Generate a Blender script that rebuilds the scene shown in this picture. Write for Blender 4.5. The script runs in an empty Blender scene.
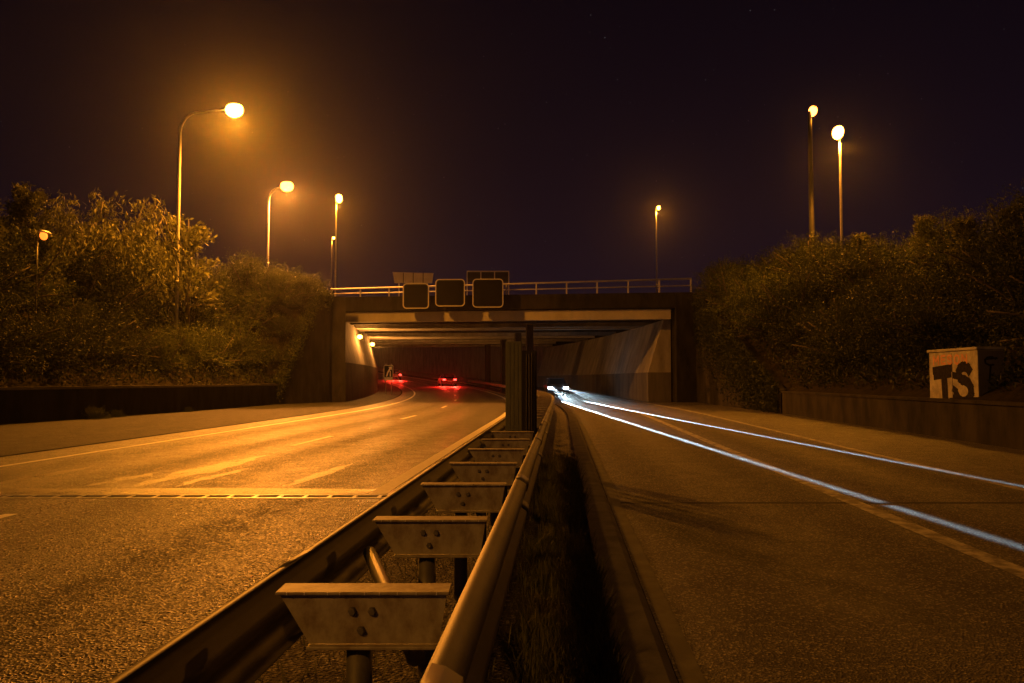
import bpy, bmesh, math, random
from mathutils import Vector, Matrix
import numpy as np
R = math.radians
rnd = random.Random(7)
scene = bpy.context.scene
col = scene.collection

# ---------------------------------------------------------------- camera, world, moon, exposure
cam_d = bpy.data.cameras.new("camera"); cam = bpy.data.objects.new("camera", cam_d); col.objects.link(cam)
cam.location = (0, 0, 1.45); cam.rotation_euler = (R(90 + 2.77), 0, 0)
cam_d.lens = 28.0; cam_d.sensor_width = 36; cam_d.clip_start = 0.05; cam_d.clip_end = 4000
scene.camera = cam

world = bpy.data.worlds.new("World"); scene.world = world; world.use_nodes = True
wn, wl = world.node_tree.nodes, world.node_tree.links
bg = wn["Background"]
sky = wn.new("ShaderNodeTexSky"); sky.sky_type = 'NISHITA'; sky.sun_disc = False
sky.sun_elevation = R(8); sky.sun_rotation = R(200)
bw = wn.new("ShaderNodeRGBToBW"); wl.new(sky.outputs[0], bw.inputs[0])
tint = wn.new("ShaderNodeMix"); tint.data_type = 'RGBA'; tint.blend_type = 'MULTIPLY'; tint.inputs[0].default_value = 1
wl.new(bw.outputs[0], tint.inputs[6]); tint.inputs[7].default_value = (1.25, 0.60, 1.15, 1)
# stars
tc = wn.new("ShaderNodeTexCoord")
vor = wn.new("ShaderNodeTexVoronoi"); vor.inputs['Scale'].default_value = 120
wl.new(tc.outputs['Generated'], vor.inputs['Vector'])
lt = wn.new("ShaderNodeMath"); lt.operation = 'LESS_THAN'; lt.inputs[1].default_value = 0.075
wl.new(vor.outputs['Distance'], lt.inputs[0])
sep = wn.new("ShaderNodeSeparateColor"); wl.new(vor.outputs['Color'], sep.inputs[0])
pw = wn.new("ShaderNodeMath"); pw.operation = 'POWER'; pw.inputs[1].default_value = 7
wl.new(sep.outputs[0], pw.inputs[0])
st = wn.new("ShaderNodeMath"); st.operation = 'MULTIPLY'; wl.new(lt.outputs[0], st.inputs[0]); wl.new(pw.outputs[0], st.inputs[1])
st2 = wn.new("ShaderNodeMath"); st2.operation = 'MULTIPLY'; st2.inputs[1].default_value = 40.0; wl.new(st.outputs[0], st2.inputs[0])
add = wn.new("ShaderNodeMix"); add.data_type = 'RGBA'; add.blend_type = 'ADD'; add.inputs[0].default_value = 1
wl.new(tint.outputs[2], add.inputs[6]); wl.new(st2.outputs[0], add.inputs[7])
wl.new(add.outputs[2], bg.inputs[0])
bg.inputs[1].default_value = 0.0016

moon_d = bpy.data.lights.new("moon", 'SUN'); moon_d.energy = 0.002; moon_d.angle = R(0.5); moon_d.color = (1, .95, .9)
moon = bpy.data.objects.new("moon", moon_d); col.objects.link(moon); moon.rotation_euler = (R(60), 0, R(-20))

scene.view_settings.view_transform = 'Standard'; scene.view_settings.look = 'None'
scene.view_settings.exposure = 0.0; scene.view_settings.gamma = 1
scene.cycles.use_denoising = True
scene.cycles.max_bounces = 6; scene.cycles.diffuse_bounces = 3; scene.cycles.glossy_bounces = 3
scene.cycles.sample_clamp_indirect = 4.0
SODIUM = (1.0, 0.315, 0.018)
STREET_W = 17000

# ---------------------------------------------------------------- the road's line
def cx(d):                                   # centre line x at distance d
    k = max(d - 30.0, 0.0)
    if k > 130: return 0.062*d - 130*130/460.0 - (k-130)*130/230.0
    return 0.062*d - k*k/460.0
def zr(d):                                   # road height (rises gently after the underpass)
    k = max(d - 40.0, 0.0)
    return 2.2e-4*k*k if k < 160 else 2.2e-4*160*160 + (k-160)*0.0704

# ---------------------------------------------------------------- helpers
def tag(o, label=None, cat=None, group=None, kind=None):
    if label: o['label'] = label
    if cat: o['category'] = cat
    if group: o['group'] = group
    if kind: o['kind'] = kind
    return o
def empty(name, loc=(0, 0, 0), rz=0.0):
    o = bpy.data.objects.new(name, None); o.location = loc; o.rotation_euler = (0, 0, rz); o.empty_display_size = .3
    col.objects.link(o); return o
class MB:
    def __init__(s): s.bm = bmesh.new()
    def box(s, x0, x1, y0, y1, z0, z1, bev=0.0, mtx=None):
        r = bmesh.ops.create_cube(s.bm, size=1.0)
        vs = r['verts']
        for v in vs:
            v.co = Vector(((x0+x1)/2 + v.co.x*(x1-x0), (y0+y1)/2 + v.co.y*(y1-y0), (z0+z1)/2 + v.co.z*(z1-z0)))
        if bev > 0:
            es = list({e for v in vs for e in v.link_edges})
            q = bmesh.ops.bevel(s.bm, geom=es, offset=bev, segments=2, affect='EDGES', profile=.5)
            vs = q['verts']
        if mtx is not None:
            for v in vs: v.co = mtx @ v.co
        return s
    def tube(s, pts, rad, seg=10, cap=True):
        pts = [Vector(p) for p in pts]; n = len(pts)
        rads = rad if isinstance(rad, (list, tuple)) else [rad]*n
        rings = []; up = None
        for i, p in enumerate(pts):
            t = (pts[min(i+1, n-1)] - pts[max(i-1, 0)]).normalized()
            if up is None: up = Vector((0, 0, 1)) if abs(t.z) < .9 else Vector((0, 1, 0))
            a = t.cross(up).normalized(); b = a.cross(t).normalized(); up = b
            rings.append([s.bm.verts.new(p + (a*math.cos(2*math.pi*k/seg) + b*math.sin(2*math.pi*k/seg))*rads[i]) for k in range(seg)])
        for i in range(n-1):
            for k in range(seg):
                f = s.bm.faces.new((rings[i][k], rings[i][(k+1) % seg], rings[i+1][(k+1) % seg], rings[i+1][k])); f.smooth = True
        if cap:
            s.bm.faces.new(rings[0][::-1]); s.bm.faces.new(rings[-1])
        return s
    def prism(s, poly, axis, a, b):          # polygon extruded along an axis ('x','y','z')
        def P(p, t):
            if axis == 'y': return Vector((p[0], t, p[1]))
            if axis == 'x': return Vector((t, p[0], p[1]))
            return Vector((p[0], p[1], t))
        A = [s.bm.verts.new(P(p, a)) for p in poly]; B = [s.bm.verts.new(P(p, b)) for p in poly]
        n = len(poly)
        for i in range(n): s.bm.faces.new((A[i], A[(i+1) % n], B[(i+1) % n], B[i]))
        s.bm.faces.new(A[::-1]); s.bm.faces.new(B)
        return s
    def sweep(s, prof, ds, closed=True, zfun=zr, cap=True, ufun=None):   # profile (u,z) along the road line
        rows = []
        for d in ds:
            c, z0 = cx(d) + (ufun(d) if ufun else 0), zfun(d)
            rows.append([s.bm.verts.new((c+u, d, z0+z)) for u, z in prof])
        n = len(prof)
        for i in range(len(rows)-1):
            for k in range(n if closed else n-1):
                s.bm.faces.new((rows[i][k], rows[i+1][k], rows[i+1][(k+1) % n], rows[i][(k+1) % n]))
        if closed and cap:
            s.bm.faces.new(rows[0]); s.bm.faces.new(rows[-1][::-1])
        return s
    def build(s, name, m, parent=None, smooth=False, fix=True):
        if fix: bmesh.ops.recalc_face_normals(s.bm, faces=s.bm.faces)
        me = bpy.data.meshes.new(name); s.bm.to_mesh(me); s.bm.free()
        if m: me.materials.append(m)
        if smooth:
            for p in me.polygons: p.use_smooth = True
        o = bpy.data.objects.new(name, me); col.objects.link(o)
        if parent: o.parent = parent
        return o
def lin(a, b, step):
    n = max(1, int(round((b-a)/step))); return [a + (b-a)*i/n for i in range(n+1)]
def children(o): return [c for c in bpy.data.objects if c.parent == o]
def copy_tree(o, parent=None):
    c = o.copy(); col.objects.link(c)
    if parent: c.parent = parent
    for ch in children(o): copy_tree(ch, c)
    return c

# ---------------------------------------------------------------- materials
def mat(name, c1, c2=None, rough=.7, scale=3.0, bump=0.0, bscale=60.0, metal=0.0, spec=.5, detail=6, stretch=None, lo=.35, hi=.65):
    m = bpy.data.materials.new(name); m.use_nodes = True
    n, l = m.node_tree.nodes, m.node_tree.links
    p = n['Principled BSDF']; p.inputs['Roughness'].default_value = rough; p.inputs['Metallic'].default_value = metal
    p.inputs['Specular IOR Level'].default_value = spec
    t = n.new('ShaderNodeTexCoord'); mp = n.new('ShaderNodeMapping'); l.new(t.outputs['Object'], mp.inputs[0])
    if stretch: mp.inputs['Scale'].default_value = stretch
    nz = n.new('ShaderNodeTexNoise'); nz.inputs['Scale'].default_value = scale; nz.inputs['Detail'].default_value = detail
    nz.inputs['Roughness'].default_value = .65
    l.new(mp.outputs[0], nz.inputs['Vector'])
    cr = n.new('ShaderNodeValToRGB'); cr.color_ramp.elements[0].position = lo; cr.color_ramp.elements[1].position = hi
    cr.color_ramp.elements[0].color = (*c1, 1); cr.color_ramp.elements[1].color = (*(c2 or c1), 1)
    l.new(nz.outputs[0], cr.inputs[0]); l.new(cr.outputs[0], p.inputs['Base Color'])
    if bump > 0:
        nb = n.new('ShaderNodeTexNoise'); nb.inputs['Scale'].default_value = bscale; nb.inputs['Detail'].default_value = 3
        l.new(t.outputs['Object'], nb.inputs['Vector'])
        b = n.new('ShaderNodeBump'); b.inputs['Strength'].default_value = bump; b.inputs['Distance'].default_value = .02
        l.new(nb.outputs[0], b.inputs['Height']); l.new(b.outputs[0], p.inputs['Normal'])
    return m
def asphalt(name, base, dark, stone, rough, spec, cell, dist, stone_cut, rv=.15):
    m = bpy.data.materials.new(name); m.use_nodes = True
    n, l = m.node_tree.nodes, m.node_tree.links
    p = n['Principled BSDF']; p.inputs['Specular IOR Level'].default_value = spec
    t = n.new('ShaderNodeTexCoord')
    big = n.new('ShaderNodeTexNoise'); big.inputs['Scale'].default_value = .35; big.inputs['Detail'].default_value = 8; big.inputs['Roughness'].default_value = .7
    mp = n.new('ShaderNodeMapping'); mp.inputs['Scale'].default_value = (1.6, .25, 1); l.new(t.outputs['Object'], mp.inputs[0]); l.new(mp.outputs[0], big.inputs['Vector'])
    cr = n.new('ShaderNodeValToRGB'); cr.color_ramp.elements[0].position = .3; cr.color_ramp.elements[1].position = .72
    cr.color_ramp.elements[0].color = (*dark, 1); cr.color_ramp.elements[1].color = (*base, 1); l.new(big.outputs[0], cr.inputs[0])
    v = n.new('ShaderNodeTexVoronoi'); v.inputs['Scale'].default_value = cell; l.new(t.outputs['Object'], v.inputs['Vector'])
    sc = n.new('ShaderNodeSeparateColor'); l.new(v.outputs['Color'], sc.inputs[0])
    g = n.new('ShaderNodeValToRGB'); g.color_ramp.elements[0].position = stone_cut; g.color_ramp.elements[1].position = min(1, stone_cut+.12)
    g.color_ramp.elements[0].color = (0, 0, 0, 1); g.color_ramp.elements[1].color = (1, 1, 1, 1); l.new(sc.outputs[0], g.inputs[0])
    ta = n.new('ShaderNodeAttribute'); ta.attribute_name = 'track'
    wob = n.new('ShaderNodeMath'); wob.operation = 'MULTIPLY'; l.new(ta.outputs['Fac'], wob.inputs[0]); l.new(big.outputs[0], wob.inputs[1])
    tm = n.new('ShaderNodeMix'); tm.data_type = 'RGBA'; tm.blend_type = 'MULTIPLY'; l.new(wob.outputs[0], tm.inputs[0]); l.new(cr.outputs[0], tm.inputs[6]); tm.inputs[7].default_value = (.42, .42, .42, 1)
    # tar-sealed cracks and oil spots
    cv = n.new('ShaderNodeTexNoise'); cv.inputs['Scale'].default_value = 1.3; cv.inputs['Detail'].default_value = 10; cv.inputs['Roughness'].default_value = .75
    l.new(t.outputs['Object'], cv.inputs['Vector'])
    cg = n.new('ShaderNodeValToRGB'); cg.color_ramp.elements[0].position = .30; cg.color_ramp.elements[1].position = .40
    cg.color_ramp.elements[0].color = (.35, .35, .35, 1); cg.color_ramp.elements[1].color = (1, 1, 1, 1); l.new(cv.outputs[0], cg.inputs[0])
    om = n.new('ShaderNodeMix'); om.data_type = 'RGBA'; om.blend_type = 'MULTIPLY'; om.inputs[0].default_value = 1; l.new(tm.outputs[2], om.inputs[6]); l.new(cg.outputs[0], om.inputs[7])
    mx = n.new('ShaderNodeMix'); mx.data_type = 'RGBA'; l.new(g.outputs[0], mx.inputs[0]); l.new(om.outputs[2], mx.inputs[6]); mx.inputs[7].default_value = (*stone, 1)
    l.new(mx.outputs[2], p.inputs['Base Color'])
    mr = n.new('ShaderNodeMapRange'); l.new(sc.outputs[1], mr.inputs[0]); mr.inputs[3].default_value = rough-rv; mr.inputs[4].default_value = rough+rv
    mid = n.new('ShaderNodeTexNoise'); mid.inputs['Scale'].default_value = 2.2; mid.inputs['Detail'].default_value = 6; mid.inputs['Roughness'].default_value = .75
    l.new(t.outputs['Object'], mid.inputs['Vector'])
    gm = n.new('ShaderNodeMapRange'); l.new(mid.outputs[0], gm.inputs[0]); gm.inputs[1].default_value = .3; gm.inputs[2].default_value = .7; gm.inputs[3].default_value = -.14; gm.inputs[4].default_value = .14
    tg = n.new('ShaderNodeMath'); tg.operation = 'MULTIPLY_ADD'; l.new(wob.outputs[0], tg.inputs[0]); tg.inputs[1].default_value = .34; l.new(gm.outputs[0], tg.inputs[2])
    rs = n.new('ShaderNodeMath'); rs.operation = 'ADD'; l.new(mr.outputs[0], rs.inputs[0]); l.new(tg.outputs[0], rs.inputs[1]); rs.use_clamp = True
    l.new(rs.outputs[0], p.inputs['Roughness'])
    # every stone of the surface has its own tilt and height
    ad = n.new('ShaderNodeMath'); ad.operation = 'MULTIPLY_ADD'; l.new(sc.outputs[2], ad.inputs[0]); ad.inputs[1].default_value = .8
    l.new(v.outputs['Distance'], ad.inputs[2])
    b = n.new('ShaderNodeBump'); b.inputs['Strength'].default_value = .8; b.inputs['Distance'].default_value = dist
    l.new(ad.outputs[0], b.inputs['Height']); l.new(b.outputs[0], p.inputs['Normal'])
    return m
def emit(name, color, strength):
    m = bpy.data.materials.new(name); m.use_nodes = True
    n, l = m.node_tree.nodes, m.node_tree.links
    p = n['Principled BSDF']; p.inputs['Base Color'].default_value = (*[min(1, c) for c in color], 1)
    p.inputs['Emission Color'].default_value = (*color, 1); p.inputs['Emission Strength'].default_value = strength
    return m
def leafmat(name, a, b):
    m = bpy.data.materials.new(name); m.use_nodes = True
    n, l = m.node_tree.nodes, m.node_tree.links
    p = n['Principled BSDF']; p.inputs['Roughness'].default_value = .65; p.inputs['Specular IOR Level'].default_value = .18
    at = n.new('ShaderNodeAttribute'); at.attribute_name = 'leafvar'
    cr = n.new('ShaderNodeValToRGB'); cr.color_ramp.elements[0].color = (*a, 1); cr.color_ramp.elements[1].color = (*b, 1)
    l.new(at.outputs['Fac'], cr.inputs[0]); l.new(cr.outputs[0], p.inputs['Base Color'])
    tr = n.new('ShaderNodeBsdfTranslucent'); l.new(cr.outputs[0], tr.inputs['Color'])
    ms = n.new('ShaderNodeMixShader'); ms.inputs[0].default_value = .25
    l.new(p.outputs[0], ms.inputs[1]); l.new(tr.outputs[0], ms.inputs[2]); l.new(ms.outputs[0], n['Material Output'].inputs['Surface'])
    return m
M = {
 'coarse': asphalt('coarse_asphalt', (.022, .021, .02), (.010, .0097, .0095), (.46, .42, .38), .52, .7, 58, .020, .86, .30),
 'fine': asphalt('worn_asphalt', (.072, .068, .063), (.036, .034, .032), (.34, .32, .28), .48, .55, 70, .011, .80),
 'right': asphalt('old_asphalt', (.10, .094, .085), (.04, .037, .035), (.28, .26, .22), .58, .4, 75, .011, .80),
 'shoulder': asphalt('shoulder_asphalt', (.045, .042, .039), (.02, .019, .018), (.12, .12, .11), .75, .2, 90, .010, .8),
 'patch': asphalt('patched_asphalt', (.135, .125, .112), (.095, .088, .08), (.3, .28, .25), .40, .9, 110, .004, .8),
 'paint': mat('road_paint', (.62, .6, .56), (.78, .76, .72), .6, 9, .15, 120, lo=.3, hi=.55),
 'wornpaint': mat('worn_road_paint', (.13, .12, .11), (.50, .48, .44), .65, 5, .2, 120, lo=.42, hi=.62),
 'ghostpaint': mat('faded_road_paint', (.055, .052, .048), (.14, .135, .12), .65, 3, .2, 120, lo=.45, hi=.75),
 'concrete': mat('weathered_concrete', (.20, .185, .16), (.36, .34, .30), .85, 1.2, .15, 25, stretch=(1, 1, .35)),
 'dirtyconcrete': mat('dirty_concrete', (.075, .068, .058), (.16, .145, .12), .88, .9, .15, 25, stretch=(1.5, 1.5, .25)),
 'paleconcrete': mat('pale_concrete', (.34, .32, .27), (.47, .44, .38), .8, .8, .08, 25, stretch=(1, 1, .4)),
 'darkwall': mat('dark_brickwork', (.013, .012, .010), (.042, .037, .03), .92, 1.1, .3, 18, spec=.12, stretch=(1.4, 1.4, .5)),  # near-black tone shared by walls, deck, edge beam and piers
 'kerb': mat('kerb_concrete', (.14, .125, .10), (.27, .25, .21), .85, 3, .2, 60),
 'steel': mat('galvanised_steel', (.10, .095, .085), (.20, .19, .175), .55, 4, .05, 90, metal=.2, stretch=(1, .35, 1)),
 'spacersteel': mat('spacer_steel', (.26, .215, .15), (.46, .43, .35), .6, 11, .10, 70, metal=.1, stretch=(1.3, 1.3, .8), lo=.36, hi=.60),
 'polesteel': mat('pole_steel', (.40, .39, .37), (.5, .49, .47), .45, 2, .02, 60, metal=.3),
 'darkpole': mat('dark_pole_paint', (.03, .03, .026), (.05, .048, .04), .6, 3),
 'railpaint': mat('railing_paint', (.50, .48, .42), (.62, .6, .54), .6, 3),
 'black': mat('black_metal', (.012, .012, .012), (.02, .02, .02), .45, 5),
 'signface': mat('matrix_face', (.008, .008, .008), (.012, .012, .011), .7, 40, spec=.08),
 'white': mat('white_trim', (.5, .49, .46), (.62, .6, .57), .5, 4),
 'panelback': mat('panel_back', (.52, .50, .45), (.64, .62, .56), .5, 3, metal=.2),
 'screen': mat('weathered_screen', (.17, .185, .10), (.27, .28, .16), .75, 5, .2, 40, stretch=(6, 6, .4)),
 'darkpost': mat('tarred_post', (.02, .02, .018), (.045, .042, .035), .8, 4, .2, 40, stretch=(5, 5, .4)),
 'soil': mat('dark_soil', (.014, .012, .008), (.03, .025, .017), .95, 4, .4, 30, spec=.03),
 'gravel': asphalt('median_gravel', (.09, .08, .06), (.045, .04, .03), (.22, .2, .16), .85, .2, 45, .03, .8),
 'bark': mat('bark', (.05, .04, .03), (.10, .08, .06), .9, 8, .3, 40),
 'rubber': mat('rubber', (.012, .012, .012), (.02, .02, .02), .9, 6),
 'glass': mat('car_glass', (.01, .01, .012), (.012, .012, .014), .08, 2, spec=.6),
 'slot': mat('gutter_slot', (.01, .009, .008), (.02, .018, .016), .95, 5),
 'jointsteel': mat('joint_steel', (.6, .59, .57), (.8, .78, .75), .4, 12, metal=.1),
 'cabinet': mat('cabinet_paint', (.20, .185, .15), (.40, .38, .32), .7, 3.5, .05, 40),
 'graffiti': mat('black_spray', (.010, .009, .010), (.03, .026, .024), .8, 14, spec=.05),
 'graffiti_pale': mat('rust_spray', (.42, .16, .05), (.6, .26, .1), .6, 5),
 'red': emit('tail_lamp_glow', (1.0, .03, .02), 14.0),
 'head': emit('headlamp_glow', (.80, .93, 1.0), 60.0),
 'lamp': emit('sodium_bowl', (1.0, .42, .05), 26.0),
 'lamp_red': emit('deep_sodium_bowl', (1.0, .27, .035), 15.0),
 'amber': emit('amber_bowl', (1.0, .20, .02), 2.4),
}
LEAF = {
 'olive': leafmat('olive_leaf', (.032, .045, .012), (.10, .115, .03)),
 'dark': leafmat('dark_leaf', (.018, .026, .009), (.055, .062, .02)),
 'willow': leafmat('willow_leaf', (.05, .06, .018), (.14, .14, .045)),
 'grass': leafmat('grass_blade', (.06, .075, .02), (.20, .20, .075)),
}

# ---------------------------------------------------------------- terrain
def lerp(a, b, t): return a + (b-a)*min(1.0, max(0.0, t))
def uLf(d):
    if d < 47.5: return lerp(-18.35, -16.35, (d-25)/22.5)
    if d <= 51.5: return lerp(-16.35, -14.2, (d-47.5)/4)
    return -14.2 if d <= 97.1 else -18.35
def bLf(d):
    if d < 47.5: return 1.12
    if d <= 97.1: return lerp(1.12, 6.8, (d-47.5)/3.0)
    return 3.0
def hash2(a, b): return (math.sin(a*12.9898 + b*78.233)*43758.5453) % 1.0
def terrain():
    bm = bmesh.new()
    ds = lin(-60, 30, 5) + lin(32, 46, 2) + [47.5, 48.5, 49.5, 50.5, 51.5] + lin(54, 96, 3) + [97.0, 97.2] + lin(100, 200, 5) + lin(220, 500, 20) + [700, 1000, 1500]
    rows = []
    for d in ds:
        c, z0 = cx(d), zr(d)
        inside = 51.5 < d <= 97.1
        uL = uLf(d); bL = bLf(d)
        uR = 8.2 if inside else 9.8
        if inside: bR = 6.8
        elif d < 34.5: bR = 1.0
        elif d < 51.5: bR = 1.0 + (d-34.5)/17*5.7
        else: bR = 5.0
        row = []
        for r in (1200, 300, 120, 60, 34, 22, 15, 11, 8, 6, 4, 2, .9, .0):
            h = max(bL, min(max(6.8, bL), bL + r*.75)) + (z0 if d > 97.1 else 0)
            if 1.5 < r < 40: h += (hash2(r, d)-.5)*.5
            row.append(bm.verts.new((c + uL - r, d, h)))
        row.append(bm.verts.new((c + uL + .01, d, z0 - .08)))
        for u in (-9.5, -2.6, -1.0, .2, 5): row.append(bm.verts.new((c+u, d, z0 - .08)))
        row.append(bm.verts.new((c + uR - .01, d, z0 - .08)))
        for r in (0.0, .9, 2, 4, 6, 8, 11, 15, 22, 34, 60, 120, 300, 1200):
            h = max(bR, min(max(6.8, bR), bR + r*.62)) + (z0 if d > 97.1 else 0)
            if 1.5 < r < 40: h += (hash2(r+3, d)-.5)*.5
            row.append(bm.verts.new((c + uR + r, d, h)))
        rows.append(row)
    for i in range(len(rows)-1):
        for k in range(len(rows[0])-1):
            f = bm.faces.new((rows[i][k], rows[i][k+1], rows[i+1][k+1], rows[i+1][k])); f.smooth = False
    me = bpy.data.meshes.new('ground'); bm.to_mesh(me); bm.free(); me.materials.append(M['soil'])
    o = bpy.data.objects.new('ground', me); col.objects.link(o); tag(o, kind='structure')
terrain()

LONG = lin(-8, 40, 2) + lin(42, 200, 3)
def strip(name, u0, u1, z, d0, d1, m, step=2.0, kind='structure'):
    us = lin(u0, u1, .3 if u1-u0 > 2 else 1.0); ds = lin(d0, d1, step)
    o = MB().sweep([(u, z) for u in us], ds, closed=False).build(name, m, fix=False)
    at = o.data.attributes.new('track', 'FLOAT', 'POINT')          # tyre-polished wheel tracks
    tr = [sum(math.exp(-((u-t)/.38)**2) for t in (-8.55, -6.75, -5.05, -3.3, 1.25, 2.85, 4.1, 5.6)) for u in us]
    at.data.foreach_set('value', tr*len(ds))
    return tag(o, kind=kind)
def sheet(name, u0, u1, z, d0, d1, m): return strip(name, u0, u1, z, d0, d1, m)
JD = 10.0                                     # the expansion joints lie here
sheet('carriageway', -10.55, -1.60, 0.0, -8, JD-.16, M['coarse'])
sheet('carriageway', -10.55, -1.60, 0.0, JD+.16, 190, M['fine'])
sheet('hard_shoulder', -18.2, -10.68, 0.004, -8, 51.3, M['shoulder'])
sheet('hard_shoulder', -13.2, -10.68, 0.004, 51.3, 190, M['shoulder'])
sheet('gutter', -10.70, -10.53, -.03, -8, 60, M['slot'])
sheet('carriageway', .56, 9.6, 0.0, -8, 51, M['right'])
sheet('carriageway', .56, 6.7, 0.0, 51, 190, M['right'])
sheet('median_strip', -1.61, .30, -.01, -8, 60, M['gravel'])
# kerb of the right carriageway, lower concrete edging on the left
o = MB().sweep([(.26, -.2), (.26, .045), (.50, .045), (.555, .0), (.555, -.2)], lin(-8, 120, 2)).build('kerb', M['kerb']); tag(o, kind='structure')
o = MB().sweep([(-1.66, -.2), (-1.66, .03), (-1.54, .035), (-1.54, -.2)], lin(-8, 120, 2)).build('kerb', M['kerb']); tag(o, kind='structure')
# paint
def lines():
    mb = MB()
    mb.sweep([(-9.48, .004), (-9.34, .004)], lin(-8, 185, 2), closed=False)
    mb.build('edge_marking', M['paint'], fix=False)['kind'] = 'structure'
    mb = MB(); mb.sweep([(-2.46, .004), (-2.24, .004)], lin(10.2, 185, 2), closed=False)
    mb.build('edge_marking', M['paint'], fix=False)['kind'] = 'structure'
    mb = MB()
    d = 17.7 - 24
    while d < 180:
        mb.sweep([(-6.02, .004), (-5.88, .004)], [d, d+1.5, d+3.0], closed=False); d += 12
    mb.build('lane_marking', M['paint'], fix=False)['kind'] = 'structure'
    mb = MB(); mb.sweep([(3.36, .004), (3.56, .004)], lin(-4, 185, 2), closed=False)
    mb.build('lane_marking', M['wornpaint'], fix=False)['kind'] = 'structure'
    mb = MB(); mb.sweep([(6.02, .004), (6.18, .004)], lin(-4, 185, 2), closed=False)  # edge line added along the right-hand beam to catch it as a streak
    mb.build('edge_marking', M['wornpaint'], fix=False)['kind'] = 'structure'
    mb = MB(); mb.sweep([(.58, .004), (.69, .004)], lin(-4, 60, 2), closed=False)
    mb.build('edge_marking', M['ghostpaint'], fix=False)['kind'] = 'structure'
lines()
# worn lighter repairs beyond the joint
def patch(pts, name='road_patch', m='patch', z=.0035):
    mb = MB(); mb.bm.faces.new([mb.bm.verts.new((x, y, z)) for x, y in pts])
    mb.build(name, M[m])['kind'] = 'structure'
patch([(-8.0, 10.20), (-1.35, 10.20), (-1.4, 10.62), (-3.6, 10.78), (-6.2, 10.72), (-8.0, 10.85)])
prnd = random.Random(3)
def streak(x0, d0, x1, d1, w):
    L, Rr = [], []
    for k in range(15):
        t = k/14; ww = w*math.sin(math.pi*min(1, t*.9+.08))*prnd.uniform(.55, 1.2)
        x, d_ = x0+(x1-x0)*t + prnd.uniform(-.04, .04), d0+(d1-d0)*t
        L.append((x-ww/2, d_)); Rr.append((x+ww/2, d_))
    mb = MB(); vl = [mb.bm.verts.new((x, y, .0035)) for x, y in L]; vr = [mb.bm.verts.new((x, y, .0035)) for x, y in Rr]
    for k in range(14): mb.bm.faces.new((vl[k], vr[k], vr[k+1], vl[k+1]))
    mb.build('road_patch', M['patch'])['kind'] = 'structure'
streak(-5.15, 10.9, -4.75, 15.5, .55); streak(-4.6, 10.9, -4.35, 13.2, .22); streak(-5.8, 11.0, -5.55, 12.6, .3); streak(-3.1, 10.9, -2.75, 14.0, .25); streak(-7.2, 11.0, -7.0, 13.5, .35)

# ---------------------------------------------------------------- expansion joints
def joint(x0, x1, d, label, pale):
    e = empty('expansion_joint', ((x0+x1)/2, d, 0)); tag(e, label, 'road joint', 'expansion joints across the road')
    a, b = x0-(x0+x1)/2, x1-(x0+x1)/2
    MB().box(a, b, -.16 if pale else -.06, .16 if pale else .05, -.06, -.012 if pale else .0012).build('rubber_seal', M['rubber'], e)
    for y in ((-.15, .09) if pale else (-.04,)):
        mb = MB().box(a, b, y, y+.05, -.05, .006 if pale else .0022); mb.build('steel_rail', M['jointsteel'] if pale else M['rubber'], e)
    if pale:
        x = a + .15
        while x < b-.1:
            MB().box(x, x+.045, -.098, .088, -.05, .004).build('cross_bar', M['jointsteel'], e); x += .31
    return e
joint(cx(JD)-10.5, cx(JD)-1.9, JD, 'steel expansion joint with pale cross bars on the left carriageway', True)
joint(cx(JD)+.57, cx(JD)+9.5, JD-.5, 'thin dark expansion joint crossing the right carriageway', False)

# ---------------------------------------------------------------- walls
w = empty('retaining_wall', (cx(20)-18.3, 20, 0)); tag(w, 'low dark retaining wall below the bushes on the left of the road', 'wall')
def rel(o, parent):                           # keep world placement when parenting
    o.parent = parent; o.matrix_parent_inverse = Matrix.Translation(-Vector(parent.location)); return o
rel(MB().sweep([(-.1, -.3), (-.1, 1.12), (.2, 1.12), (.2, -.3)], lin(-8, 47.5, 1.5), ufun=uLf).build('wall_face', M['darkwall']), w)
rel(MB().sweep([(-.15, 1.123), (-.15, 1.22), (.27, 1.22), (.27, 1.123)], lin(-8, 47.5, 1.5), ufun=uLf).build('coping', M['dirtyconcrete']), w)
w = empty('retaining_wall', (cx(20)+9.7, 20, 0)); tag(w, 'low dark retaining wall along the right carriageway under the cabinet', 'wall')
rel(MB().sweep([(9.55, -.3), (9.55, .9), (9.85, .9), (9.85, -.3)], lin(-8, 34.4, 2)).build('wall_face', M['darkwall']), w)
rel(MB().sweep([(9.5, .903), (9.5, .98), (9.9, .98), (9.9, .903)], lin(-8, 34.4, 2)).build('coping', M['darkwall']), w)
# right wing wall, its top climbing to the bridge
mb = MB(); rows = []
for d in lin(34.45, 50.6, 1.6):
    t = (d-34.45)/16.15; top = 1.0 + 5.75*t; c = cx(d)
    rows.append([mb.bm.verts.new(p) for p in ((c+9.5, d, -.3), (c+9.5, d, top), (c+9.95, d, top), (c+9.95, d, -.3))])
for i in range(len(rows)-1):
    for k in range(4): mb.bm.faces.new((rows[i][k], rows[i+1][k], rows[i+1][(k+1) % 4], rows[i][(k+1) % 4]))
mb.bm.faces.new(rows[0]); mb.bm.faces.new(rows[-1][::-1])
tag(mb.build('wing_wall', M['darkwall']), 'dark concrete wing wall sloping down beside the right carriageway', 'wall')
mb = MB(); rows = []
for d in lin(47.55, 51.95, .55):
    top = bLf(d) + .12; c = cx(d) + uLf(d)
    rows.append([mb.bm.verts.new(p) for p in ((c-.2, d, -.3), (c-.2, d, top), (c+.25, d, top), (c+.25, d, -.3))])
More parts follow.
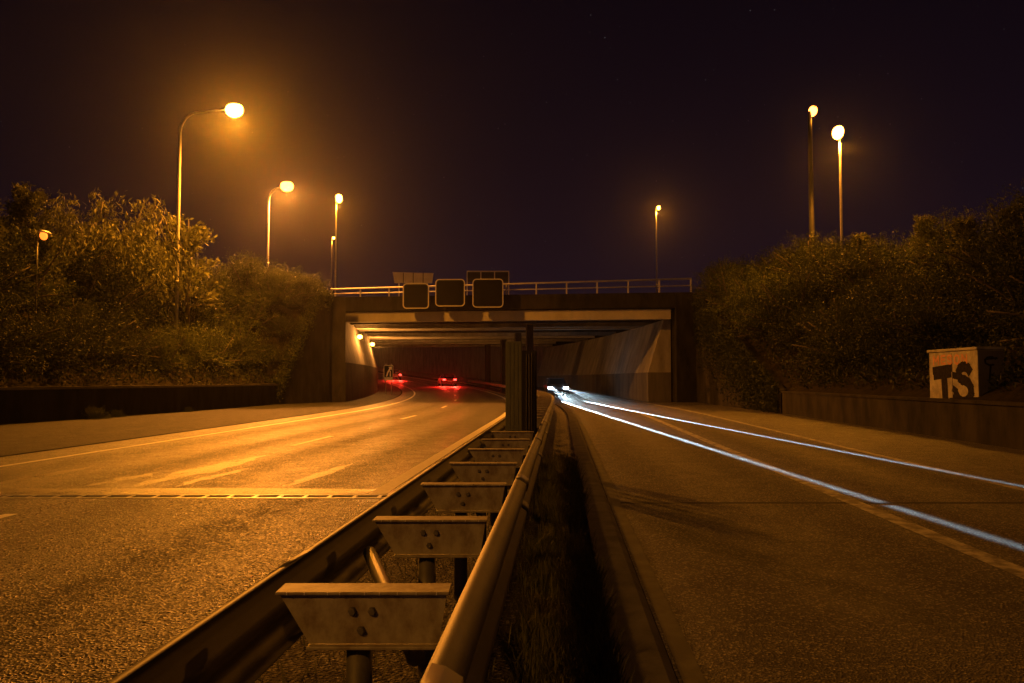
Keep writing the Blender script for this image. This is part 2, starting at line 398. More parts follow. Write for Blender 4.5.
rows += [[mb.bm.verts.new(p) for p in ((cx(52)-14.4, 52.3, -.3), (cx(52)-14.4, 52.3, 6.9), (cx(52)-13.05, 51.95, 6.9), (cx(52)-13.05, 51.95, -.3))]]
for i in range(len(rows)-1):
    for k in range(4): mb.bm.faces.new((rows[i][k], rows[i+1][k], rows[i+1][(k+1) % 4], rows[i][(k+1) % 4]))
mb.bm.faces.new(rows[0]); mb.bm.faces.new(rows[-1][::-1])
tag(mb.build('wing_wall', M['darkwall']), 'dark triangular wing wall left of the bridge opening', 'wall')
# cutting walls beyond the bridge
tag(MB().sweep([(7.6, -.4), (7.6, 5.0), (8.1, 5.0), (8.1, -.4)], lin(97.3, 190, 3)).build('retaining_wall', M['concrete']), 'pale concrete cutting wall curving away beyond the bridge', 'wall')

# ---------------------------------------------------------------- the overpass
br = empty('overpass_bridge', (0, 52, 0)); tag(br, 'low concrete road overpass spanning both carriageways', 'bridge')
def bpart(mb, name, m): return rel(mb.build(name, m), br)
DS = lin(52, 96.5, 1.5)
flat = lambda d: 0.0
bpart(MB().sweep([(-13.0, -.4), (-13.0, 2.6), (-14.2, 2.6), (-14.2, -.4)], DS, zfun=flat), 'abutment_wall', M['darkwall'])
bpart(MB().sweep([(-13.05, 2.603), (-13.9, 6.0), (-14.2, 6.0), (-14.2, 2.603)], DS, zfun=flat), 'abutment_slope', M['dirtyconcrete'])
bpart(MB().sweep([(6.7, -.4), (6.7, 1.95), (8.2, 1.95), (8.2, -.4)], DS, zfun=flat), 'abutment_wall', M['dirtyconcrete'])
bpart(MB().sweep([(6.72, 1.953), (7.75, 5.40), (8.2, 5.40), (8.2, 1.953)], DS, zfun=flat), 'abutment_slope', M['concrete'])
# right pilaster beside the opening
bpart(MB().box(10.45, 11.9, 50.6, 51.9, -.3, 7.0), 'pilaster', M['darkwall'])
SK = -.13
def skew_box(x0, x1, d0, d1, z0, z1):
    mb = MB(); pts = []
    for z in (z0, z1):
        for x, d in ((x0, d0), (x1, d0), (x1, d1), (x0, d1)): pts.append(mb.bm.verts.new((x, d + SK*x, z)))
    for f in ((0, 1, 2, 3), (4, 5, 6, 7), (0, 1, 5, 4), (1, 2, 6, 5), (2, 3, 7, 6), (3, 0, 4, 7)): mb.bm.faces.new([pts[i] for i in f])
    return mb
X0, X1 = -12.3, 11.5
for k, (a, b) in enumerate(((52.3, 60), (62, 71.5), (75, 82), (86, 94))):
    sh = 0 if k == 0 else (-1.5, -4.0, -7.0)[k-1]
    xa, xb = X0+sh-(0 if k == 0 else 1.5), X1+sh+1.5*(k > 0)
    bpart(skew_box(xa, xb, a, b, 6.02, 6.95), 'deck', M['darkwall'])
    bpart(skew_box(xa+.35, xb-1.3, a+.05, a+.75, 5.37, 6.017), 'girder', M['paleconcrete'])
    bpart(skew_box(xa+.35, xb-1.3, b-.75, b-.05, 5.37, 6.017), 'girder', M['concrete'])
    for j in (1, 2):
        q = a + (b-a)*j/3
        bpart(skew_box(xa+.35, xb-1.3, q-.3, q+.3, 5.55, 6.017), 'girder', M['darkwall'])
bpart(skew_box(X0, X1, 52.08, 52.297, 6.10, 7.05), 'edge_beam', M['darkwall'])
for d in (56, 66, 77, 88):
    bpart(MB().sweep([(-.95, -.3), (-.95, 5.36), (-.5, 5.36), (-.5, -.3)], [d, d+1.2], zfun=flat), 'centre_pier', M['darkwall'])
# railing on the edge beam
def rail_z(x): return 7.05 + .012*(x+12)
rl = None
mb = MB()
P = lambda x, z: (x, 52.19 + SK*x, z)
mb.tube([P(X0, 7.60), P(X1, 7.93)], .055, 8); rl = bpart(mb, 'railing', M['railpaint'])
def sub(mb, name, m, parent):
    o = mb.build(name, m); o.parent = parent; return o
sub(MB().tube([P(X0, 7.28), P(X1, 7.48)], .04, 8), 'mid_rail', M['railpaint'], rl)
x = X0 + .1
while x < X1 + .1:
    t = (x-X0)/(X1-X0)
    mb = MB().box(x-.045, x+.045, 52.19+SK*x-.04, 52.19+SK*x+.04, 7.051, 7.6+.33*t-.05)
    sub(mb, 'railing_post', M['railpaint'], rl); x += 1.97
# roadway on top
tag(MB().box(-200, 200, 55.0, 93.0, 6.96, 7.0).build('overpass_road', M['shoulder']), kind='structure')

# lamps on the abutment wall
TUNNEL_W = 900
for i, d in enumerate((60.8, 73.5)):
    xx, zz = cx(d)-13.35, 4.75
    e = empty('wall_lamp', (xx, d, zz)); tag(e, ('round orange wall lamp nearest the mouth of the underpass', 'smaller orange wall lamp deeper inside the underpass')[i], 'wall lamp', 'lamps on the left abutment')
    MB().box(-.45, -.1, -.1, .1, -.05, .12, .02).build('bracket', M['polesteel'], e)
    mb = MB(); bmesh.ops.create_uvsphere(mb.bm, u_segments=14, v_segments=10, radius=.20)
    for v in mb.bm.verts: v.co.z *= .8
    mb.build('lamp_globe', M['lamp'], e, smooth=True)
    ld = bpy.data.lights.new('tunnel_light', 'POINT'); ld.energy = TUNNEL_W; ld.color = (1, .36, .06); ld.shadow_soft_size = .22
    lo = bpy.data.objects.new('tunnel_light', ld); col.objects.link(lo); lo.location = (.65, -.1, -.15); lo.parent = e

# ---------------------------------------------------------------- matrix signs and boards on the bridge
def rrect(w, h, r, n=6):
    out = []
    for cxx, cy, a0 in ((w/2-r, h/2-r, 0), (-w/2+r, h/2-r, 90), (-w/2+r, -h/2+r, 180), (w/2-r, -h/2+r, 270)):
        for k in range(n+1):
            a = R(a0 + 90*k/n); out.append((cxx + r*math.cos(a), cy + r*math.sin(a)))
    return out
def ring(mb, outer, inner, y0, y1):
    n = len(outer)
    V = [[mb.bm.verts.new((p[0], y, p[1])) for p in poly] for poly, y in ((outer, y0), (inner, y0), (inner, y1), (outer, y1))]
    for j in range(4):
        for k in range(n): mb.bm.faces.new((V[j][k], V[j][(k+1) % n], V[(j+1) % 4][(k+1) % n], V[(j+1) % 4][k]))
    return mb
for i, (xa, xb, za, zb) in enumerate(((-7.13, -5.42, 6.1, 7.76), (-4.98, -3.06, 6.22, 8.0), (-2.55, -.56, 6.12, 7.98))):
    xm, zm, wd, hd = (xa+xb)/2, (za+zb)/2, xb-xa, zb-za
    yy = 51.7 + SK*xm - .75
    e = empty('matrix_sign', (xm, yy, za)); e.rotation_euler = (0, 0, math.atan(SK)*.3)
    tag(e, ('smallest and lowest of the three dark square matrix signs on the bridge', 'middle dark square matrix sign on the bridge edge', 'dark square matrix sign nearest the centre screen on the bridge edge')[i], 'matrix sign', 'matrix signs hung on the bridge edge')
    z0 = hd/2
    body = MB().prism([(p[0], p[1]+z0) for p in rrect(wd-.06, hd-.06, .22)], 'y', .03, .42).build('housing', M['black'], e)
    MB().prism([(p[0], p[1]+z0) for p in rrect(wd-.22, hd-.22, .16)], 'y', -.004, .028).build('sign_face', M['signface'], e)
    ring(MB(), [(p[0], p[1]+z0) for p in rrect(wd, hd, .25)], [(p[0], p[1]+z0) for p in rrect(wd-.11, hd-.11, .20)], -.02, .05).build('white_border', M['white'], e)
    for s in (-1, 1):
        MB().box(s*wd*.28-.05, s*wd*.28+.05, .42, 1.1, z0+.1, z0+.2).build('bracket', M['polesteel'], e)
# boards standing on the overpass, seen from behind
e = empty('sign_board', (-7.0, 56, 7.0)); tag(e, 'pale metal sign board of four sections seen from behind on the overpass', 'sign board')
MB().prism([(-1.45, 2.08), (1.45, 2.0), (1.35, 1.28), (-1.3, 1.3)], 'y', 0, .06).build('panel', M['panelback'], e)
for x in (-.68, .02, .72): MB().box(x-.025, x+.025, -.04, -.003, 1.31, 2.02).build('panel_rib', M['black'], e)
for x in (-1.0, 1.0): MB().box(x-.05, x+.05, .07, .16, 0, 1.9).build('leg', M['polesteel'], e)
e = empty('sign_board', (-1.7, 56, 7.0)); tag(e, 'dark open-framed sign board seen from behind on the overpass', 'sign board')
MB().box(-1.45, 1.45, 0, .05, 1.35, 2.12).build('panel', M['black'], e)
mb = MB(); 
MB().box(-1.5, 1.5, -.05, -.003, 2.08, 2.16).build('top_bar', M['panelback'], e)
for x in (-1.47, -.5, .47, 1.47): MB().box(x-.035, x+.035, -.05, -.003, .02 if abs(x) > 1 else 1.35, 2.077).build('upright', M['panelback'], e)

# ---------------------------------------------------------------- guardrail between the carriageways
gr = empty('guardrail', (cx(0)-.655, 0, 0)); tag(gr, 'double-sided steel guardrail with trapezoid spacers along the median', 'guardrail')
def gpart(mb, name, m, smooth=False):
    o = mb.build(name, m, smooth=smooth); return rel(o, gr)
prof = [(0, .75), (.035, .742), (.078, .715), (.083, .69), (.078, .665), (.022, .622), (.014, .595), (.022, .568), (.078, .525), (.083, .50), (.078, .475), (.035, .448), (0, .44)]
def thick(pts, t):
    out = []
    for i, p in enumerate(pts):
        a, b = pts[max(0, i-1)], pts[min(len(pts)-1, i+1)]
        tx, tz = b[0]-a[0], b[1]-a[1]; L = math.hypot(tx, tz); out.append((p[0]+tz/L*t, p[1]-tx/L*t))
    return pts + out[::-1]
GD = lin(-3, 40, 1.0) + lin(42, 100, 2)
def wbeam(u0, sgn, ds, off=0.0):
    pp = thick([(u0 + sgn*(p[0]+off), p[1]) for p in prof], .004*sgn)
    return MB().sweep(pp, ds)
for sgn, u0 in ((-1, -1.03), (1, -.33)):
    b = gpart(wbeam(u0, sgn, GD), 'beam', M['steel'], True)
    dd = 1.85 if sgn > 0 else 3.2
    while dd < 40:
        s_ = wbeam(u0, sgn, [dd-.16, dd+.16], .006).build('splice', M['steel'], smooth=True)
        s_.parent = b
        dd += 4.0
SP = 1.345
dd = 2.66 - 2*SP; idx = -2
while dd < 62:
    if not (11.4 < dd < 14.2):
        c = cx(dd) - .655
        t = .008
        # channel: face plate towards the camera, top and bottom flange, bolts
        mb = MB().prism([(c-.275, .745), (c+.275, .745), (c+.25, .585), (c-.175, .585)], 'y', dd, dd+t)
        sp = gpart(mb, 'spacer', M['spacersteel'])
        mb = MB().box(c-.285, c+.285, dd-.02, dd+.10, .747, .757, .003)
        f = mb.build('top_flange', M['spacersteel']); f.parent = sp
        if -0.5 < dd < 9:
            for q in range(9):
                xx = c-.25 + .062*q + rnd.uniform(-.012, .012)
                g_ = MB().box(xx, xx+.004, dd-.0225, dd-.0202, .748, .7565).build('weld_mark', M['jointsteel']); g_.parent = sp
        if dd < 20:
            mb = MB().box(c-.18, c+.255, dd-.025, dd+.08, .572, .583, .003)
            f = mb.build('bottom_flange', M['spacersteel']); f.parent = sp
            for bx, bz in ((-.035, .69), (.03, .69), (-.005, .628)):
                mb = MB().tube([(c+bx, dd-.014, bz), (c+bx, dd-.001, bz)], [.0105, .0155], 6)
                f = mb.build('bolt', M['steel']); f.parent = sp
        gpart(MB().tube([(c-.02, dd+.05, -.15), (c-.02, dd+.05, .575)], .044, 12), 'post', M['steel'])
        if idx % 3 == 0 and dd < 25:
            gpart(MB().tube([(c+cx(dd+1.2)-cx(dd)-.27, dd+1.22, .62), (c+.16, dd+.12, .50)], .032, 12), 'brace', M['steel'])
    dd += SP; idx += 1

# screen posts standing in the median inside the guardrail
e = empty('median_screen', (.02, 11.75, 0)); tag(e, 'upright weathered screen post with a row of dark slats in the median', 'screen post')
MB().box(-.115, .125, 0, .30, -.1, 2.02, .012).build('post', M['screen'], e)
for x in (-.07, -.01, .05): MB().box(x, x+.018, -.014, -.001, 0.0, 2.0).build('groove_strip', M['screen'], e)
for k in range(5):
    MB().box(.15+.047*k, .182+.047*k, .05+.28*k, .16+.28*k, -.1, 1.80+.03*k, .005).build('slat', M['darkpost'], e)
MB().box(.14, .385, 1.3, 1.36, -.1, 1.93).build('back_board', M['darkpost'], e)
MB().box(.128, .40, .2, .24, .5, .58).build('cross_rail', M['darkpost'], e)

# ---------------------------------------------------------------- street lamps
def street_lamp(x, y, z0, z1, arm, label, group, emat='lamp', watts=STREET_W, pr=.085, headz=1.0, light=True, color=SODIUM, bowl=1.0, adir=None, pm='polesteel', cone=158, aim=None):
    e = empty('street_lamp', (x, y, z0)); tag(e, label, 'street lamp', group)
    h = z1 - z0
    ax, ay = arm
    L = math.hypot(ax, ay)
    pts = [(0, 0, -.6), (0, 0, h*.45), (0, 0, h-1.15)]
    if L > .3:
        for k in range(1, 7):
            a = R(90*k/6); q = min(1.0, L*.6)
            pts.append((ax/L*q*(1-math.cos(a)), ay/L*q*(1-math.cos(a)), h-1.15 + 1.05*math.sin(a)))
        pts.append((ax*.86, ay*.86, h+.02))
    else:
        pts.append((0, 0, h-.05))
    n = len(pts)
    MB().tube(pts, [pr*(1-.5*min(1, i/(n-1)*1.0)) for i in range(n)], 12).build('pole', M[pm], e)
    MB().tube([(0, 0, h*.34), (0, 0, h*.34+.12)], pr*.98, 12).build('collar', M[pm], e)
    dirx, diry = (ax/L, ay/L) if L > .3 else (adir or (0, -1))
    rot = Matrix.Rotation(math.atan2(diry, dirx), 4, 'Z')
    T = Matrix.Translation((ax, ay, h)) @ rot
    hd = MB(); bmesh.ops.create_uvsphere(hd.bm, u_segments=16, v_segments=10, radius=1)
    for v in hd.bm.verts:
        v.co = T @ Vector((v.co.x*.42-.02, v.co.y*.15, max(v.co.z*.10, -.02)+.13))
    hd.build('lamp_head', M['polesteel'], e, smooth=True)
    bl = MB(); bmesh.ops.create_uvsphere(bl.bm, u_segments=16, v_segments=10, radius=1)
    for v in bl.bm.verts:
        v.co = T @ Vector((v.co.x*.32*bowl+.04, v.co.y*.19*bowl, min(v.co.z, .75)*.27*bowl + .0))
    bl.build('lamp_bowl', M[emat], e, smooth=True)
    if light:
        ld = bpy.data.lights.new('sodium_light', 'SPOT'); ld.energy = watts; ld.color = color; ld.shadow_soft_size = .28
        ld.spot_size = R(cone); ld.spot_blend = .85
        lo = bpy.data.objects.new('sodium_light', ld); col.objects.link(lo); lo.parent = e
        lo.location = (ax + dirx*.04, ay + diry*.04, h - .08 - .33*bowl)
        if aim: lo.rotation_euler = Vector(aim).to_track_quat('-Z', 'Y').to_euler()
    return e
G1, G2 = 'street lamps along the road', 'street lamps up on the overpass'
street_lamp(-16.9, 40, 1.8, 15.2, (2.7, 0), 'tall curved street lamp rising from the bushes on the left', G1, watts=STREET_W*1.6, bowl=1.45, aim=(.30, -.32, -1), cone=172)
street_lamp(-17.4, 56.4, 6.8, 15.3, (1.25, 0), 'street lamp with short arm over the bushes just left of the bridge', G1, emat='lamp_red', color=(1, .30, .04), watts=STREET_W*2.0, bowl=1.5, cone=172, aim=(.1, -.32, -1))
street_lamp(-15.6, 70, 6.9, 17.55, (0.25, 0), 'brighter taller street lamp behind the left end of the bridge railing', G2, watts=STREET_W*.45, bowl=1.5, cone=174, aim=(.1, -.35, -1))
street_lamp(-26.2, 115, 6.9, 22.1, (0.25, 0), 'small distant street lamp beside a taller one left on the bridge', G2, watts=STREET_W*.1, bowl=.9)
street_lamp(14.6, 80, 6.9, 18.9, (0.25, 0), 'lone thin street lamp behind the right part of the bridge railing', G2, watts=STREET_W*.3, bowl=.9, cone=174, aim=(-.1, -.35, -1))
street_lamp(17.1, 41, 4.5, 14.35, (-.1, 0), 'bright street lamp on a pale pole above the bushes on the right', G1, watts=STREET_W*.6, bowl=1.35, cone=144, aim=(-.05, -.2, -1))
street_lamp(16.7, 44, 5.6, 16.55, (.2, .1), 'reddish street lamp on a thick dark pole above the right bushes', G1, emat='lamp_red', watts=STREET_W*.02, pr=.17, bowl=1.1, pm='darkpole')
street_lamp(-18.3, 30.5, 2.4, 7.0, (.25, 0), 'low orange lamp shining through the bushes at far left', G1, emat='amber', watts=STREET_W*.008, bowl=.6, pr=.04, pm='darkpole')
# the next lamp of the left row, beside the photographer
street_lamp(-16.0, -13, 1.6, 14.0, (2.7, 0), 'street lamp of the left row standing beside the camera, out of the picture', G1, watts=STREET_W*.30, aim=(.4, .35, -1), color=(1, .36, .03))

# ---------------------------------------------------------------- small road sign in the underpass
e = empty('traffic_sign', (-11.0, 71, zr(71))); tag(e, 'small square traffic sign with white border and slanted arrow in the underpass', 'traffic sign')
for s in (-.25, .25): MB().tube([(s, .06, -.1), (s, .06, 2.7)], .035, 8).build('post', M['polesteel'], e)
MB().box(-.42, .42, 0, .03, 1.45, 2.55, .01).build('panel', M['signface'], e)
ring(MB(), [(p[0], p[1]+2.0) for p in rrect(.86, 1.12, .1)], [(p[0], p[1]+2.0) for p in rrect(.76, 1.02, .08)], -.012, -.003).build('border', M['paint'], e)
MB().prism([(-.22, 1.55), (-.12, 1.55), (-.02, 1.85), (.2, 2.2), (.28, 2.12), (.28, 2.45), (-.02, 2.4), (.08, 2.32), (-.14, 1.9)], 'y', -.012, -.003).build('arrow', M['paint'], e)
MB().box(.12, .2, -.012, -.003, 1.55, 2.05).build('bar', M['paint'], e)
MB().box(-.36, .36, 0, .03, 1.14, 1.40, .008).build('plate', M['paint'], e)

# ---------------------------------------------------------------- graffiti cabinet
e = empty('utility_cabinet', (11.05, 20.0, .95)); tag(e, 'pale metal utility cabinet covered in graffiti behind the right wall', 'cabinet')
MB().box(0, .62, -1.1, 1.1, -.15, 1.22, .01).build('body', M['cabinet'], e)
MB().box(-.04, .66, -1.14, 1.14, 1.222, 1.29, .012).build('lid', M['cabinet'], e)
MB().box(-.02, .64, -1.12, 1.12, -.35, -.15).build('plinth', M['dirtyconcrete'], e)
MB().box(-.006, -.001, -.006, .006, -.1, 1.18).build('door_seam', M['black'], e)
MB().box(.015, .605, -1.108, -1.101, -.13, 1.20).build('shaded_end', M['dirtyconcrete'], e)  # darker sheet over this end, its shade put into the colour
def strokes(paths, w, y_of, name, m, face):
    mb = MB()
    for k, path in enumerate(paths):
        for j in range(len(path)-1):
            (a, b), (c_, d_) = path[j], path[j+1]
            L = math.hypot(c_-a, d_-b); nx, nz = -(d_-b)/L*w/2, (c_-a)/L*w/2
            ex, ez = (c_-a)/L*w*.3, (d_-b)/L*w*.3
            q = [(a-ex+nx, b-ez+nz), (a-ex-nx, b-ez-nz), (c_+ex-nx, d_+ez-nz), (c_+ex+nx, d_+ez+nz)]
            off = -.0035 - .0006*(j % 5) - .0001*k
            mb.bm.faces.new([mb.bm.verts.new(face(p[0], p[1], off)) for p in q])
    return mb.build(name, m, e)
side = lambda s, z, o: (o, 1.05 - s, z)       # road-facing side, s from its far (left) end
endf = lambda s, z, o: (s, -1.109 + o, z)       # camera-facing end
def arc(cx_, cz, rx, rz, a0, a1, n=8): return [(cx_+rx*math.cos(R(a0+(a1-a0)*i/n)), cz+rz*math.sin(R(a0+(a1-a0)*i/n))) for i in range(n+1)]
strokes([[(.18, .74), (.98, .80)], [(.22, .60), (.95, .66)], [(.62, .72), (.66, .02)], [(.70, .72), (.74, .05)]], .20, 0, 'tag_letter', M['graffiti'], side)
strokes([arc(1.58, .66, .24, .17, 20, 250) + arc(1.52, .23, .34, .27, 80, -160)], .25, 0, 'tag_letter', M['graffiti'], side)
strokes([[(1.10, .62), (1.22, .60)], [(1.08, .28), (1.22, .22)], [(1.12, .12), (1.3, .02)]], .17, 0, 'tag_dots', M['graffiti'], side)
strokes([[(.18, .90), (.18, 1.12), (.30, .98), (.42, 1.12), (.42, .90)], [(.74, .92), (.56, .92), (.56, 1.12), (.74, 1.12)], [(.56, 1.02), (.70, 1.02)],
         arc(.95, 1.07, .10, .05, 0, 270, 5)+arc(.95, .96, .10, .05, 90, -180, 5), arc(1.27, 1.01, .11, .11, 0, 360, 8),
         [(1.50, .90), (1.50, 1.12), (1.70, .92), (1.70, 1.12)]], .055, 0, 'tag_word', M['graffiti_pale'], side)
strokes([arc(.30, .95, .14, .10, 30, 300, 6), [(.2, 1.0), (.45, 1.02)], [(.3, .85), (.26, .45), (.42, .35), (.48, .55)], arc(.38, .28, .12, .12, 90, 400, 7)], .045, 0, 'tag_scrawl', M['graffiti'], endf)

# ---------------------------------------------------------------- cars far off under the bridge
def car(loc, heading, paint, label, group, tail, head_on, back_on):
    """built along +y = forwards"""
    e = empty('car', loc, heading); tag(e, label, 'car', group)
    pm = mat('car_paint', paint, tuple(p*1.2 for p in paint), .3, 2, spec=.6)
    side = [(-2.1, .35), (-2.12, .75), (-2.0, .92), (-1.0, .95), (1.0, .95), (1.75, .86), (2.1, .70), (2.15, .38), (1.9, .25), (-1.95, .25)]
    mb = MB().prism(side, 'x', -.88, .88)
    bmesh.ops.bevel(mb.bm, geom=[ed for ed in mb.bm.edges], offset=.06, segments=2, affect='EDGES')
    body = mb.build('body', pm, e, smooth=False)
    mb = MB(); lo = [(-1.85, .93), (.95, .93)]; hi = [(-1.25, 1.44), (.15, 1.46)]
    V = [mb.bm.verts.new(p) for p in ((-.8, -1.9, .93), (.8, -1.9, .93), (.8, 1.05, .93), (-.8, 1.05, .93), (-.62, -1.3, 1.40), (.62, -1.3, 1.40), (.62, .2, 1.42), (-.62, .2, 1.42))]
    for f in ((0, 1, 2, 3), (4, 5, 6, 7), (0, 1, 5, 4), (1, 2, 6, 5), (2, 3, 7, 6), (3, 0, 4, 7)): mb.bm.faces.new([V[i] for i in f])
    bmesh.ops.bevel(mb.bm, geom=list(mb.bm.edges), offset=.04, segments=2, affect='EDGES')
    mb.build('windows', M['glass'], e)
    MB().box(-.64, .64, -1.32, .24, 1.405, 1.475, .03).build('roof', pm, e)
    for s in (-1, 1):
        MB().tube([(s*.80, 1.02, .9), (s*.63, .2, 1.42)], .04, 6).build('pillar', pm, e)
        MB().tube([(s*.80, -1.87, .9), (s*.63, -1.3, 1.41)], .05, 6).build('pillar', pm, e)
        MB().box(s*.98-.1, s*.98+.1, .72, .86, .92, 1.06, .03).build('mirror', pm, e)
        for y in (-1.35, 1.32):
            wh = MB().tube([(s*.70, y, .31), (s*.90, y, .31)], .31, 20).build('wheel', M['rubber'], e)
            r_ = MB().tube([(s*.895, y, .31), (s*.915, y, .31)], .19, 14).build('rim', M['steel'], wh)
        MB().box(s*.62-.19, s*.62+.19, 2.02, 2.15, .58, .74, .03).build('headlight', M['head'] if head_on else M['white'], e)
        MB().box(s*.66-.17, s*.66+.17, -2.16, -2.04, .66, .84, .03).build('tail_light', M['red'] if back_on else M['darkpost'], e)
        if back_on:
            ld = bpy.data.lights.new('tail_glow', 'SPOT'); ld.energy = tail; ld.color = (1, .02, .01); ld.shadow_soft_size = .1; ld.spot_size = R(112); ld.spot_blend = 1
            l_ = bpy.data.objects.new('tail_glow', ld); col.objects.link(l_); l_.parent = e; l_.location = (s*.66, -2.3, .76); l_.rotation_euler = (R(-50), 0, R(-28))
        if head_on:
            ld = bpy.data.lights.new('headlamp_streak', 'SPOT'); ld.energy = HEAD_W; ld.color = (.66, .90, 1.0); ld.shadow_soft_size = .07
            ld.spot_size = R(3.95); ld.spot_blend = 1.0
            l_ = bpy.data.objects.new('headlamp_streak', ld); col.objects.link(l_); l_.parent = e
            l_.location = (s*.62, 2.22, .66); l_.scale = (.075, 1, 1)  # spot squeezed thin, an added streak in place of a light trail
            l_.rotation_euler = (R(90-2.38), 0, HEAD_YAW + (R(1.35) if s > 0 else R(2.86)))
    MB().box(-.26, .26, -2.14, -2.11, .48, .59).build('number_plate', M['white'], e)
    MB().box(-.5, .5, 2.13, 2.16, .42, .55).build('grille', M['black'], e)
    return e
HEAD_W = 4200000
HEAD_YAW = .0
def hdg(d): return -math.atan((cx(d+1)-cx(d-1))/2)
HEAD_YAW = -hdg(66)*.4
d = 66; car((cx(d)+2.35, d, zr(d)), hdg(d)*.4 + math.pi, (.10, .11, .13), 'oncoming dark car with white headlights lit in the right carriageway', None, 0, True, False)
d = 98; car((cx(d)-4.0, d, zr(d)), hdg(d), (.16, .02, .02), 'nearer car with red tail lights under the bridge on the left carriageway', 'cars driving away through the underpass', 2800, False, True)
d = 122; car((cx(d)-7.3, d, zr(d)), hdg(d), (.08, .08, .09), 'farther car with red tail lights on the bend beyond the bridge', 'cars driving away through the underpass', 2800, False, True)

# ---------------------------------------------------------------- vegetation
def leaf_mesh(name, quads, var, m):
    q = np.asarray(quads, dtype=np.float32).reshape(-1, 3); n = len(q)//4
    me = bpy.data.meshes.new(name)
    me.vertices.add(n*4); me.vertices.foreach_set('co', q.ravel())
    me.loops.add(n*4); me.loops.foreach_set('vertex_index', np.arange(n*4, dtype=np.int32))
    me.polygons.add(n); me.polygons.foreach_set('loop_start', np.arange(0, n*4, 4, dtype=np.int32))
    me.polygons.foreach_set('loop_total', np.full(n, 4, dtype=np.int32))
    at = me.attributes.new('leafvar', 'FLOAT', 'FACE'); at.data.foreach_set('value', np.asarray(var, dtype=np.float32))
    me.update(); me.validate(); me.materials.append(m); return me
def leaves_at(P, D, size, rg, aspect=.5):
    """P points, D growing directions -> quads (rhombus leaves)"""
    n = len(P)
    a = D + rg.normal(0, .75, (n, 3)); a /= np.linalg.norm(a, axis=1, keepdims=True)
    b = np.cross(a, rg.normal(0, 1, (n, 3))); b /= np.linalg.norm(b, axis=1, keepdims=True)
    L = (size*rg.uniform(.6, 1.35, n))[:, None]
    q = np.stack([P, P + a*L*.5 + b*L*aspect*.5, P + a*L, P + a*L*.5 - b*L*aspect*.5], 1)
    return q
def shrub(name, seed, h, rad, shoots, per, size, m, style='bush'):
    rg = np.random.default_rng(seed)
    Q, V = [], []
    mb = MB()
    for s in range(shoots):
        az = rg.uniform(0, 2*math.pi); el = rg.uniform(.05, 1.5) if style == 'bush' else rg.uniform(.5, 1.45)
        L = h*rg.uniform(.62, 1.06)*(1.0 if el > .7 else .85)
        dirv = np.array([math.cos(az)*math.cos(el)*rad/h*1.25, math.sin(az)*math.cos(el)*rad/h*1.25, math.sin(el)])
        t = np.linspace(0, 1, 12)[:, None]
        base = np.array([rg.normal(0, rad*.16), rg.normal(0, rad*.16), 0])
        bend = np.array([rg.normal(0, .12), rg.normal(0, .12), -.14 if style == 'bush' else -.05])*L
        if style == 'weep':
            dirv[2] = rg.uniform(.85, 1.0); dirv[:2] = np.array([math.cos(az), math.sin(az)])*rg.uniform(.2, .55)
            top = base + dirv*L*.92
            pts = base + dirv*L*.92*np.clip(t*2, 0, 1)
            k = np.clip(t-.5, 0, 1)*2
            outw = np.array([math.cos(az), math.sin(az), 0])*rad*.5
            pts = pts + outw*k*1.2*np.sqrt(np.maximum(k, 0)) + np.array([0, 0, -1])*(L*rg.uniform(.35, .7))*k**1.8 + np.array([0, 0, .25*L])*k*(1-k)
        elif style == 'tree':
            z0 = h*rg.uniform(.25, .85); base = np.array([0, 0, z0])
            ll = rad*(1.15 - .75*(z0/h))*rg.uniform(.7, 1.15)
            dirv = np.array([math.cos(az)*.8, math.sin(az)*.8, rg.uniform(.3, 1.1)])
            pts = base + dirv*ll*t + np.array([0, 0, -.2])*ll*t*t
        else:
            pts = base + dirv*L*t + bend*t*t
        if s % 9 == 0 and style != 'tree':
            mb.tube([tuple(p) for p in pts[::2]], [.05*(1-i/8) + .008 for i in range(6)], 5)
        elif style == 'tree' and s % 4 == 0:
            mb.tube([tuple(p) for p in pts[::3]], [.03, .02, .015, .008], 5)
        tt = np.clip(rg.beta(2.2, 1.1, per), .12, 1)
        ix = tt*11; i0 = np.minimum(ix.astype(int), 10); fr = (ix-i0)[:, None]
        P = pts[i0]*(1-fr) + pts[i0+1]*fr + rg.normal(0, rad*.055, (per, 3))
        D = pts[i0+1]-pts[i0]; D /= np.linalg.norm(D, axis=1, keepdims=True)+1e-6
        if style == 'weep': D = D*.6 + np.array([0, 0, -.9])
        q = leaves_at(P, D, size, rg, .42 if style != 'weep' else .24)
        Q.append(q.reshape(-1, 3)); V.append(np.clip(rg.normal(rg.uniform(.3, .7), .2, per), 0, 1))
    if style == 'tree': mb.tube([(0, 0, -.3), (.05, 0, h*.4), (0, .08, h*.95)], [.11, .07, .02], 8)
    e = empty(name)
    crown = bpy.data.objects.new('crown', leaf_mesh('crown', np.concatenate(Q), np.concatenate(V), LEAF[m])); col.objects.link(crown); crown.parent = e
    mb.build('stem', M['bark'], e)
    return e
KIND = {
 'a': shrub('shrub', 1, 3.4, 2.4, 200, 74, .125, 'olive'),
 'b': shrub('shrub', 2, 4.2, 2.3, 210, 74, .12, 'olive'),
 'c': shrub('shrub', 3, 2.6, 2.3, 180, 70, .115, 'dark'),
 'd': shrub('shrub', 4, 3.6, 2.6, 210, 74, .13, 'dark'),
 'w': shrub('weeping_tree', 5, 5.2, 2.6, 120, 90, .24, 'willow', 'weep'),
 't': shrub('young_tree', 6, 5.4, 1.7, 90, 42, .20, 'willow', 'tree'),
}
used = set()
